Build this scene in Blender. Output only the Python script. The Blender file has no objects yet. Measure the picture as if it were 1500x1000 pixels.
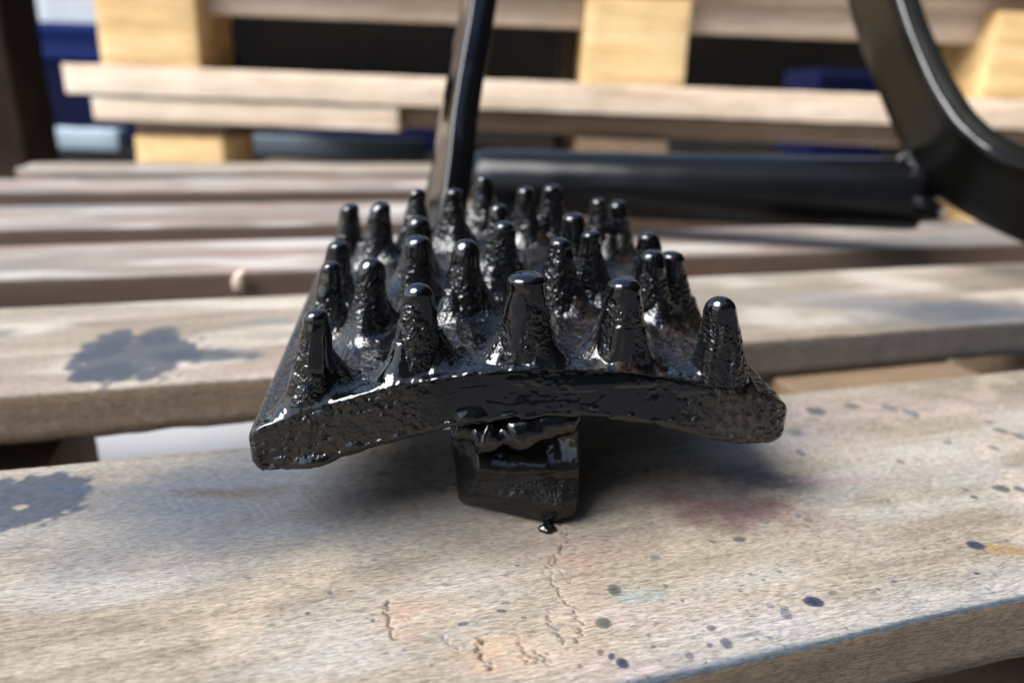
import bpy, math, random
import numpy as np
from mathutils import Vector, Matrix

# ------------------------------------------------------------------ camera, sky, sun
S = bpy.context.scene
COL = S.collection
F_PX = 1083.0
CAM_H = 0.100                      # metres above the top of the pallet
PITCH, ROLL = math.radians(19.0), math.radians(1.8)
cam = bpy.data.cameras.new('camera')
cam.sensor_width = 36.0
cam.lens = 36.0 * F_PX / 1500.0
cam.clip_start = 0.01
cam.clip_end = 200
cam.dof.use_dof = True
cam.dof.focus_distance = 0.157
cam.dof.aperture_fstop = 9.6
camo = bpy.data.objects.new('camera', cam)
COL.objects.link(camo)
camo.matrix_world = (Matrix.Translation((0, 0, CAM_H)) @ Matrix.Rotation(math.radians(90) - PITCH, 4, 'X')
                     @ Matrix.Rotation(ROLL, 4, 'Z'))
S.camera = camo

SUN_DIR = Vector((-0.58, -0.27, 0.77)).normalized()      # towards the light
sun_el = math.asin(SUN_DIR.z)
sun_az = math.atan2(SUN_DIR.x, SUN_DIR.y)
w = bpy.data.worlds.new('World')
S.world = w
w.use_nodes = True
nt = w.node_tree
bg = nt.nodes['Background']
sky = nt.nodes.new('ShaderNodeTexSky')
sky.sky_type = 'NISHITA'
sky.sun_disc = False
sky.sun_elevation = sun_el
sky.sun_rotation = sun_az
sky.dust_density = 2.0
nt.links.new(sky.outputs[0], bg.inputs[0])
bg.inputs[1].default_value = 0.15
sl = bpy.data.lights.new('sun', 'SUN')
sl.energy = 5.0
sl.angle = math.radians(46)
sl.color = (1.0, 0.99, 0.975)
slo = bpy.data.objects.new('sun', sl)
COL.objects.link(slo)
slo.rotation_euler = SUN_DIR.to_track_quat('Z', 'Y').to_euler()
S.view_settings.view_transform = 'Standard'
S.view_settings.look = 'None'
S.view_settings.gamma = 1
S.view_settings.exposure = 1.06

rng = np.random.default_rng(7)
random.seed(7)

# ------------------------------------------------------------------ measuring helpers
def ray(x, y):
    """direction (depth 1) through a point of the 1500x1000 photograph"""
    dx, dy = (x - 750) / F_PX, (500 - y) / F_PX
    c, s = math.cos(ROLL), math.sin(ROLL)
    dx, dy = c * dx - s * dy, s * dx + c * dy
    c, s = math.cos(PITCH), math.sin(PITCH)
    return np.array([dx, c + dy * s, -s + dy * c])
CAMP = np.array([0, 0, CAM_H])
def at(x, y, depth):
    return CAMP + ray(x, y) * depth
def deck(x, y, z=0.0):
    r = ray(x, y)
    return CAMP + r * ((z - CAM_H) / r[2])

# ------------------------------------------------------------------ numpy noise
_perm = rng.permutation(512)
def _hash(ix, iy, iz):
    return _perm[(_perm[(_perm[ix & 511] + iy) & 511] + iz) & 511] / 511.0
def vnoise(p):
    p = np.asarray(p, float)
    i = np.floor(p).astype(int)
    f = p - i
    u = f * f * (3 - 2 * f)
    r = 0
    for dx in (0, 1):
        wx = u[..., 0] if dx else 1 - u[..., 0]
        for dy in (0, 1):
            wy = u[..., 1] if dy else 1 - u[..., 1]
            for dz in (0, 1):
                wz = u[..., 2] if dz else 1 - u[..., 2]
                r = r + wx * wy * wz * _hash(i[..., 0] + dx, i[..., 1] + dy, i[..., 2] + dz)
    return r
def fbm(p, o=3, g=0.5):
    a, t, r = 1.0, 0.0, 0
    q = np.asarray(p, float)
    for k in range(o):
        r = r + a * vnoise(q + 17.3 * k)
        t += a
        a *= g
        q = q * 2.03
    return r / t                     # 0..1
def sstep(a, b, x):
    t = np.clip((x - a) / (b - a), 0, 1)
    return t * t * (3 - 2 * t)

# ------------------------------------------------------------------ mesh helpers
def mesh(name, V, F, mat, parent=None, smooth=True, loc=None, rot=None, attrs=None):
    me = bpy.data.meshes.new(name)
    V = np.asarray(V, np.float32)
    if isinstance(F, np.ndarray):
        n, k = F.shape
        me.vertices.add(len(V))
        me.vertices.foreach_set('co', V.ravel())
        me.loops.add(n * k)
        me.loops.foreach_set('vertex_index', F.astype(np.int32).ravel())
        me.polygons.add(n)
        me.polygons.foreach_set('loop_start', np.arange(0, n * k, k, dtype=np.int32))
        me.update(calc_edges=True)
    else:
        me.from_pydata([tuple(map(float, v)) for v in V], [], F)
        me.update()
    me.polygons.foreach_set('use_smooth', [smooth] * len(me.polygons))
    for an, av in (attrs or {}).items():
        av = np.asarray(av, np.float32)
        if av.ndim == 1:
            a = me.attributes.new(an, 'FLOAT', 'POINT')
            a.data.foreach_set('value', av)
        else:
            a = me.attributes.new(an, 'FLOAT_COLOR', 'POINT')
            a.data.foreach_set('color', av.ravel())
    me.materials.append(mat)
    me.validate()
    o = bpy.data.objects.new(name, me)
    COL.objects.link(o)
    if parent: o.parent = parent
    if loc is not None: o.location = loc
    if rot is not None: o.rotation_euler = rot
    return o
def grid_faces(nu, nv, wrap_v=False, flip=False):
    i = np.arange(nu - 1)[:, None]
    j = np.arange(nv if wrap_v else nv - 1)[None, :]
    a = i * nv + j
    b = i * nv + (j + 1) % nv
    c = (i + 1) * nv + (j + 1) % nv
    d = (i + 1) * nv + j
    q = np.stack(np.broadcast_arrays(a, b, c, d), -1).reshape(-1, 4)
    return q[:, ::-1].copy() if flip else q
def capped(F_, nu, nv, flip=False):
    """close both ends of a tube-like grid with strips across the ring"""
    out = [F_]
    j = np.arange((nv - 1) // 2)
    j = j[(nv - 2 - j) > j + 1] if nv % 2 else j[(nv - 2 - j) >= j + 1]
    for i, fl in ((0, False), (nu - 1, True)):
        q = np.stack([j, j + 1, nv - 2 - j, nv - 1 - j], -1) + i * nv
        q = q[(q[:, 1] != q[:, 2])]
        if fl != flip: q = q[:, ::-1]
        out.append(q)
    return np.concatenate(out)
def thing(name, label, cat, loc=(0, 0, 0), rot=(0, 0, 0), group=None):
    o = bpy.data.objects.new(name, None)
    COL.objects.link(o)
    o.empty_display_size = 0.02
    o.location = loc
    o.rotation_euler = rot
    o['label'] = label
    o['category'] = cat
    if group: o['group'] = group
    return o
def box_grid(lx, ly, lz, seg=0.012, r=0.0015, rough=0.0006, seed=0, x0=None):
    """closed, slightly worn block; origin at its centre; faces gridded, corners rounded"""
    V, Fs, base = [], [], 0
    h = np.array([lx, ly, lz]) / 2
    dims = [lx, ly, lz]
    for ax in range(3):
        a, b = (ax + 1) % 3, (ax + 2) % 3
        def cuts(L):
            n = int(np.clip(round(L / seg), 1, 90))
            c = np.linspace(-L / 2 + r, L / 2 - r, n + 1)
            e = r * (1 - 1 / math.sqrt(2))
            return np.concatenate([[-L / 2, -L / 2 + e], c, [L / 2 - e, L / 2]])
        ca, cb = cuts(dims[a]), cuts(dims[b])
        for sg in (-1, 1):
            A, B = np.meshgrid(ca, cb, indexing='ij')
            P = np.zeros(A.shape + (3,))
            P[..., a], P[..., b], P[..., ax] = A, B, sg * dims[ax] / 2
            n = P.shape
            P = P.reshape(-1, 3)
            core = np.clip(P, -(h - r), h - r)
            d = P - core
            L = np.linalg.norm(d, axis=1, keepdims=True)
            P = core + d / np.maximum(L, 1e-9) * r
            V.append(P)
            Fs.append(grid_faces(n[0], n[1], flip=(sg < 0)) + base)
            base += len(P)
    V, Fs = np.concatenate(V), np.concatenate(Fs)
    if rough:
        V = V + (np.stack([fbm(V * 40 + seed * 3.1 + k * 9, 3) for k in range(3)], 1) - .5) * 2 * rough
    return V, Fs

# ------------------------------------------------------------------ materials
def mat_new(name):
    m = bpy.data.materials.new(name)
    m.use_nodes = True
    t = m.node_tree
    return m, t, t.nodes['Principled BSDF'], (lambda k, **kw: _n(t, k, **kw)), t.links.new
def _n(t, k, **kw):
    n = t.nodes.new(k)
    for a, v in kw.items():
        if a.startswith('i_'):
            n.inputs[a[2:].replace('_', ' ')].default_value = v
        else:
            setattr(n, a, v)
    return n
def ramp(n, stops):
    e = n.color_ramp.elements
    while len(e) < len(stops): e.new(0.5)
    for el, (p, c) in zip(e, stops):
        el.position = p
        el.color = c if len(c) == 4 else (*c, 1)

def wood(name, cols, grain=1.0, stain=False, weather=0.5, sheen_rough=0.75, fuzz=0.0):
    """sawn softwood, grain along object X; 'stain' attribute (rgb + amount) lies over it"""
    m, t, p, N, L = mat_new(name)
    tc = N('ShaderNodeTexCoord')
    oi = N('ShaderNodeObjectInfo')
    mp = N('ShaderNodeMapping')
    mp.inputs['Scale'].default_value = (3.0, 42.0, 42.0)
    addv = N('ShaderNodeVectorMath', operation='ADD')
    sc = N('ShaderNodeMath', operation='MULTIPLY')
    sc.inputs[1].default_value = 7.0
    L(oi.outputs['Random'], sc.inputs[0])
    L(tc.outputs['Object'], addv.inputs[0])
    L(sc.outputs[0], addv.inputs[1])
    L(addv.outputs[0], mp.inputs[0])
    n1 = N('ShaderNodeTexNoise', i_Scale=1.0, i_Detail=6.0, i_Roughness=0.62, i_Distortion=0.6)
    L(mp.outputs[0], n1.inputs['Vector'])
    r1 = N('ShaderNodeValToRGB')
    ramp(r1, [(0.28, cols[0]), (0.47, cols[1]), (0.6, cols[2]), (0.78, cols[3])])
    L(n1.outputs[0], r1.inputs[0])
    # blotches
    n2 = N('ShaderNodeTexNoise', i_Scale=14.0, i_Detail=5.0, i_Roughness=0.6)
    L(addv.outputs[0], n2.inputs['Vector'])
    r2 = N('ShaderNodeValToRGB')
    ramp(r2, [(0.35, (1 - .35 * weather,) * 3), (0.62, (1, 1, 1))])
    L(n2.outputs[0], r2.inputs[0])
    mx = N('ShaderNodeMix', data_type='RGBA', blend_type='MULTIPLY')
    mx.inputs[0].default_value = 1
    L(r1.outputs[0], mx.inputs[6]); L(r2.outputs[0], mx.inputs[7])
    # fine fibres
    mp3 = N('ShaderNodeMapping')
    mp3.inputs['Scale'].default_value = (450.0, 2300.0, 2300.0)
    mp3.inputs['Rotation'].default_value = (0, 0, 0.22)
    L(tc.outputs['Object'], mp3.inputs[0])
    n3 = N('ShaderNodeTexNoise', i_Scale=1.0, i_Detail=4.0, i_Roughness=0.7, i_Distortion=0.4)
    L(mp3.outputs[0], n3.inputs['Vector'])
    r3 = N('ShaderNodeValToRGB')
    ramp(r3, [(0.3, (1 - .68 * grain,) * 3), (0.5, (1 - .05 * grain,) * 3), (0.70, (1 + .50 * grain,) * 3)])
    L(n3.outputs[0], r3.inputs[0])
    mx3 = N('ShaderNodeMix', data_type='RGBA', blend_type='MULTIPLY')
    mx3.inputs[0].default_value = 1
    L(mx.outputs[2], mx3.inputs[6]); L(r3.outputs[0], mx3.inputs[7])
    # raised streaks of harder grain along the board
    mp5 = N('ShaderNodeMapping')
    mp5.inputs['Scale'].default_value = (16.0, 620.0, 620.0)
    L(addv.outputs[0], mp5.inputs[0])
    n5 = N('ShaderNodeTexNoise', i_Scale=1.0, i_Detail=5.0, i_Roughness=0.65, i_Distortion=0.5)
    L(mp5.outputs[0], n5.inputs['Vector'])
    r5 = N('ShaderNodeValToRGB')
    ramp(r5, [(0.32, (.66, .63, .60)), (0.5, (1, 1, 1)), (0.7, (1.12, 1.12, 1.12))])
    L(n5.outputs[0], r5.inputs[0])
    mx6 = N('ShaderNodeMix', data_type='RGBA', blend_type='MULTIPLY')
    mx6.inputs[0].default_value = .85
    L(mx3.outputs[2], mx6.inputs[6]); L(r5.outputs[0], mx6.inputs[7])
    out = mx6.outputs[2]
    if stain:
        at_ = N('ShaderNodeAttribute', attribute_name='stain')
        # stain soaks into the wood: keep some fibre contrast
        ms = N('ShaderNodeMix', data_type='RGBA', blend_type='MULTIPLY')
        ms.inputs[0].default_value = 0.8
        L(at_.outputs['Color'], ms.inputs[6]); L(r3.outputs[0], ms.inputs[7])
        mx4 = N('ShaderNodeMix', data_type='RGBA')
        L(at_.outputs['Alpha'], mx4.inputs[0])
        L(out, mx4.inputs[6]); L(ms.outputs[2], mx4.inputs[7])
        # scratches: thin arcs of a saw, catching lighter
        wv = N('ShaderNodeTexWave', wave_type='RINGS', rings_direction='Z', i_Scale=150.0, i_Distortion=1.4, i_Detail=2.0)
        wv.inputs['Detail Scale'].default_value = 3.0
        mpw = N('ShaderNodeMapping')
        mpw.inputs['Location'].default_value = (0.32, -0.05, 0)
        L(tc.outputs['Object'], mpw.inputs[0]); L(mpw.outputs[0], wv.inputs['Vector'])
        rw = N('ShaderNodeValToRGB')
        ramp(rw, [(0.86, (0, 0, 0)), (0.99, (1, 1, 1))])
        L(wv.outputs['Fac'], rw.inputs[0])
        nw = N('ShaderNodeTexNoise', i_Scale=55.0, i_Detail=3.0)
        L(tc.outputs['Object'], nw.inputs['Vector'])
        rn = N('ShaderNodeValToRGB')
        ramp(rn, [(0.5, (0, 0, 0)), (0.68, (.03, .03, .03))])
        L(nw.outputs[0], rn.inputs[0])
        mw = N('ShaderNodeMath', operation='MULTIPLY')
        L(rw.outputs[0], mw.inputs[0]); L(rn.outputs[0], mw.inputs[1])
        mx5 = N('ShaderNodeMix', data_type='RGBA')
        L(mw.outputs[0], mx5.inputs[0]); L(mx4.outputs[2], mx5.inputs[6])
        mx5.inputs[7].default_value = (.62, .62, .60, 1)
        out = mx5.outputs[2]
    L(out, p.inputs['Base Color'])
    p.inputs['Roughness'].default_value = sheen_rough
    p.inputs['Specular IOR Level'].default_value = 0.3
    b = N('ShaderNodeBump', i_Strength=0.6, i_Distance=0.00022)
    L(n3.outputs[0], b.inputs['Height'])
    b2 = N('ShaderNodeBump', i_Strength=0.5, i_Distance=0.0012)
    L(n1.outputs[0], b2.inputs['Height'])
    L(b.outputs[0], b2.inputs['Normal'])
    L(b2.outputs[0], p.inputs['Normal'])
    return m

M_deck = wood('weathered pallet wood', [(0.125, 0.097, 0.071), (0.181, 0.152, 0.114), (0.216, 0.186, 0.145), (0.257, 0.227, 0.183)], 1.0, stain=True, weather=0.4)
M_deck2 = wood('grey pallet wood', [(0.108, 0.084, 0.068), (0.168, 0.136, 0.114), (0.213, 0.187, 0.159), (0.263, 0.245, 0.222)], 0.6, stain=True, weather=0.7)
M_under = wood('pallet block wood', [(0.114, 0.075, 0.044), (0.167, 0.114, 0.070), (0.198, 0.137, 0.088), (0.229, 0.167, 0.114)], 0.5)
M_fresh = wood('fresh yellow pine', [(0.420, 0.263, 0.110), (0.598, 0.399, 0.179), (0.672, 0.473, 0.236), (0.735, 0.546, 0.304)], 0.5, weather=0.4)
M_pale = wood('pale sawn plank', [(0.406, 0.300, 0.202), (0.552, 0.431, 0.317), (0.634, 0.520, 0.406), (0.681, 0.600, 0.503)], 0.4, weather=0.4)
M_brown = wood('brown sawn plank', [(0.088, 0.056, 0.036), (0.136, 0.088, 0.056), (0.168, 0.116, 0.076), (0.200, 0.144, 0.100)], 0.4, weather=0.6)

def paint(name, use_attr=True, base=(.0018, .002, .0024), rough=(.03, .065), bump=1.0, ior=1.53):
    """thick wet-looking black paint on rough cast steel; attribute 'pool' = how much paint evens it out"""
    m, t, p, N, L = mat_new(name)
    tc = N('ShaderNodeTexCoord')
    p.inputs['Base Color'].default_value = (*base, 1)
    n1 = N('ShaderNodeTexNoise', i_Scale=1000.0, i_Detail=1.5, i_Roughness=0.5)
    n2 = N('ShaderNodeTexNoise', i_Scale=330.0, i_Detail=2.0, i_Roughness=0.5)
    n3 = N('ShaderNodeTexVoronoi', i_Scale=900.0)
    L(tc.outputs['Object'], n1.inputs['Vector']); L(tc.outputs['Object'], n2.inputs['Vector'])
    L(tc.outputs['Object'], n3.inputs['Vector'])
    if use_attr:
        a = N('ShaderNodeAttribute', attribute_name='pool')
        inv = N('ShaderNodeMath', operation='SUBTRACT'); inv.inputs[0].default_value = 1.0
        L(a.outputs['Fac'], inv.inputs[1])
        s1 = N('ShaderNodeMath', operation='MULTIPLY_ADD'); s1.inputs[1].default_value = 0.97 * bump; s1.inputs[2].default_value = 0.03
        L(inv.outputs[0], s1.inputs[0])
        rr = N('ShaderNodeMapRange'); rr.inputs['To Min'].default_value = rough[0]; rr.inputs['To Max'].default_value = rough[1]
        L(inv.outputs[0], rr.inputs['Value']); L(rr.outputs[0], p.inputs['Roughness'])
    b1 = N('ShaderNodeBump', i_Distance=0.00050, i_Strength=0.10 * bump)
    b2 = N('ShaderNodeBump', i_Distance=0.0007, i_Strength=0.12 * bump)
    if use_attr:
        L(s1.outputs[0], b1.inputs['Strength'])
    else:
        p.inputs['Roughness'].default_value = rough[0]
    L(n1.outputs[0], b1.inputs['Height']); L(n2.outputs[0], b2.inputs['Height'])
    L(b1.outputs[0], b2.inputs['Normal']); L(b2.outputs[0], p.inputs['Normal'])
    p.inputs['IOR'].default_value = ior
    if use_attr:                      # dry, brownish, dusty places
        da = N('ShaderNodeAttribute', attribute_name='dry')
        dn = N('ShaderNodeTexNoise', i_Scale=420.0, i_Detail=4.0, i_Roughness=0.7)
        L(tc.outputs['Object'], dn.inputs['Vector'])
        dr = N('ShaderNodeValToRGB'); ramp(dr, [(0.40, (0, 0, 0)), (0.62, (1, 1, 1))])
        L(dn.outputs[0], dr.inputs[0])
        dm = N('ShaderNodeMath', operation='MULTIPLY'); L(da.outputs['Fac'], dm.inputs[0]); L(dr.outputs[0], dm.inputs[1])
        cm = N('ShaderNodeMix', data_type='RGBA'); L(dm.outputs[0], cm.inputs[0])
        cm.inputs[6].default_value = (*base, 1); cm.inputs[7].default_value = (.030, .021, .015, 1)
        L(cm.outputs[2], p.inputs['Base Color'])
        ra = N('ShaderNodeMath', operation='MULTIPLY_ADD'); ra.inputs[1].default_value = .38
        L(dm.outputs[0], ra.inputs[0]); L(rr.outputs[0], ra.inputs[2]); L(ra.outputs[0], p.inputs['Roughness'])
    return m
M_paint = paint('wet black paint on cast steel')
M_gloss = paint('smooth black paint', use_attr=False, rough=(.09, .09), bump=0.5, ior=1.45)
M_tube = paint('dull black paint on tube', use_attr=False, base=(.003, .0034, .004), rough=(.20, .20), bump=0.5, ior=1.27)
M_strip = paint('satin black paint', use_attr=False, base=(.0042, .0044, .0036), rough=(.33, .33), bump=0.4, ior=1.14)
M_scuff = paint('scuffed black paint', base=(.004, .0038, .0035), rough=(.10, .26), bump=.8, ior=1.42)

def plain(name, col, rough=0.6, var=0.25, scale=8.0, metal=0.0):
    m, t, p, N, L = mat_new(name)
    tc = N('ShaderNodeTexCoord')
    n = N('ShaderNodeTexNoise', i_Scale=scale, i_Detail=6.0, i_Roughness=0.6)
    L(tc.outputs['Object'], n.inputs['Vector'])
    r = N('ShaderNodeValToRGB')
    ramp(r, [(0.3, tuple(c * (1 - var) for c in col)), (0.7, tuple(min(1, c * (1 + var)) for c in col))])
    L(n.outputs[0], r.inputs[0]); L(r.outputs[0], p.inputs['Base Color'])
    p.inputs['Roughness'].default_value = rough
    p.inputs['Specular IOR Level'].default_value = .08 if col[0] < .03 and rough > .6 else .5
    p.inputs['Metallic'].default_value = metal
    b = N('ShaderNodeBump', i_Strength=0.3, i_Distance=0.002)
    L(n.outputs[0], b.inputs['Height']); L(b.outputs[0], p.inputs['Normal'])
    return m
M_floor = plain('pale concrete', (0.4640, 0.4720, 0.4880), 0.75, 0.12, 6)
M_asphalt = plain('dark asphalt', (0.0680, 0.0704, 0.0760), 0.85, 0.2, 9)
M_greywall = plain('grey added wall', (.16, .165, .17), 0.9, 0.1, 2)  # for the added wall behind the camera, mirrored in the paint
M_nearblack = plain('near black for unlit interior', (.005, .004, .0032), 0.9, 0.4, 3)  # near-black tone puts the shade of a roofed interior into the colour
M_roof = plain('dark roof sheet', (.05, .045, .04), 0.7, 0.2, 2)
M_blue = plain('blue plastic', (0.0062, 0.0166, 0.0884), 0.75, 0.25, 6)
M_navy = plain('navy plastic', (0.0032, 0.0048, 0.0240), 0.85, 0.3, 6)
M_white = plain('white sheet plastic', (0.4000, 0.4240, 0.4560), 0.5, 0.06, 6)
M_grey = plain('pale blue grey enamel', (0.2720, 0.3360, 0.3840), 0.4, 0.1, 6)
M_dimgrey = plain('dim blue grey enamel', (0.0720, 0.0920, 0.1120), 0.5, 0.1, 6)  # darker copy of the pale enamel, its dimness put into the colour
M_darkwood = plain('dark stained timber', (0.0176, 0.0096, 0.0056), 0.8, 0.5, 9)

# ------------------------------------------------------------------ the setting
FLOOR = -0.142
def sheet(name, x0, x1, y0, y1, z, m, n=24, amp=0.0):
    xs, ys = np.linspace(x0, x1, n), np.linspace(y0, y1, n)
    X, Y = np.meshgrid(xs, ys, indexing='ij')
    V = np.stack([X, Y, np.full_like(X, z)], -1).reshape(-1, 3)
    V[:, 2] += (fbm(V * 1.3, 3) - .5) * amp
    return mesh(name, V, grid_faces(n, n, flip=True), m)
o = sheet('ground', -60, 60, -60, 60, FLOOR - .006, M_asphalt, 60)  # dark asphalt added around the floor to dim reflections in the paint
o['kind'] = 'structure'
o = sheet('floor', -1.7, 2.3, .30, 1.74, FLOOR, M_floor, 30)
o['kind'] = 'structure'
# unseen workshop walls added right, behind and behind the camera to darken reflections
def slab(name, lo, hi, m):
    lo, hi = np.array(lo, float), np.array(hi, float)
    V, F_ = box_grid(*(hi - lo), seg=0.5, r=0.01, rough=0.0)
    o = mesh(name, V, F_, m, loc=(lo + hi) / 2)
    return o
for nm, lo, hi, mm in (('added_back_wall', (-2.6, 4.2, FLOOR), (4.0, 4.35, 1.5), M_nearblack),
                       ('added_side_wall', (2.4, -3.0, FLOOR), (2.55, 4.19, 5.0), M_nearblack),
                       ('added_rear_wall', (-.7, -3.2, FLOOR), (2.55, -3.05, 4.0), M_greywall),
                       ('shade_floor', (-2.6, 1.75, FLOOR - .05), (2.39, 4.19, FLOOR + .004), M_nearblack)):  # near-black floor slab stands in for shade under a roof
    slab(nm, lo, hi, mm)['kind'] = 'structure'

# ------------------------------------------------------------------ the pallet under the tool
YAW = math.radians(16.8)
UX = np.array([math.cos(YAW), math.sin(YAW)])
UN = np.array([-math.sin(YAW), math.cos(YAW)])
def loc2(px, py):
    q = deck(px, py)[:2]
    return np.array([q @ UX, q @ UN])
pallet = thing('wooden_pallet', 'weathered paint-spattered wooden pallet carrying the black spiked tool', 'pallet', (0, 0, 0), (0, 0, YAW))
T = 0.018

def stain_layer(PX, PY):
    """PX, PY: local coordinates of vertices (m). returns rgba"""
    n = PX.shape[0]
    rgb = np.zeros((n, 3)); al = np.zeros(n)
    def lay(col, a):
        nonlocal rgb, al
        a = np.clip(a, 0, 1)
        na = a + al * (1 - a)
        k = (a / np.maximum(na, 1e-6))[:, None]
        rgb = np.array(col) * .8 * k + rgb * (1 - k)
        al = na
    P3 = np.stack([PX, PY, np.zeros(n)], 1)
    def blob(px, py, rx, ry, col, strength, edge=0.25, rot=0.0, nz=0.35, ns=260):
        soft = edge >= .45 and rx > 10 and max(col) - min(col) > .05 and max(col) > .3
        col = tuple(v * (.68 if max(col) > .3 else .62) for v in col)
        c = loc2(px, py)
        # size: from picture radii to metres on the board
        ex = np.linalg.norm(loc2(px + rx, py) - loc2(px - rx, py)) / 2
        ey = np.linalg.norm(loc2(px, py + ry) - loc2(px, py - ry)) / 2
        dx, dy = PX - c[0], PY - c[1]
        vx = loc2(px + 1, py) - loc2(px - 1, py); vx /= np.linalg.norm(vx)
        ca, sa = vx
        a, b = ca * dx + sa * dy, -sa * dx + ca * dy
        if rot:
            a, b = math.cos(rot) * a + math.sin(rot) * b, -math.sin(rot) * a + math.cos(rot) * b
        sel = (np.abs(a) < ex * 2.2) & (np.abs(b) < ey * 2.2)
        m = np.zeros(n)
        if sel.any():
            d = np.sqrt((a[sel] / ex) ** 2 + (b[sel] / ey) ** 2)
            d = d + (fbm(P3[sel] * ns + px, 3) - .5) * 2 * nz
            m[sel] = 1 - sstep(1 - edge, 1 + edge, d)
        if soft and sel.any(): m[sel] *= .25 + .95 * sstep(.36, .62, fbm(P3[sel] * [260, 1100, 1] + py, 3))
        lay(col, m * strength)
    return rgb, al, lay, blob, P3, (lambda: np.concatenate([rgb, al[:, None]], 1))

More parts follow.
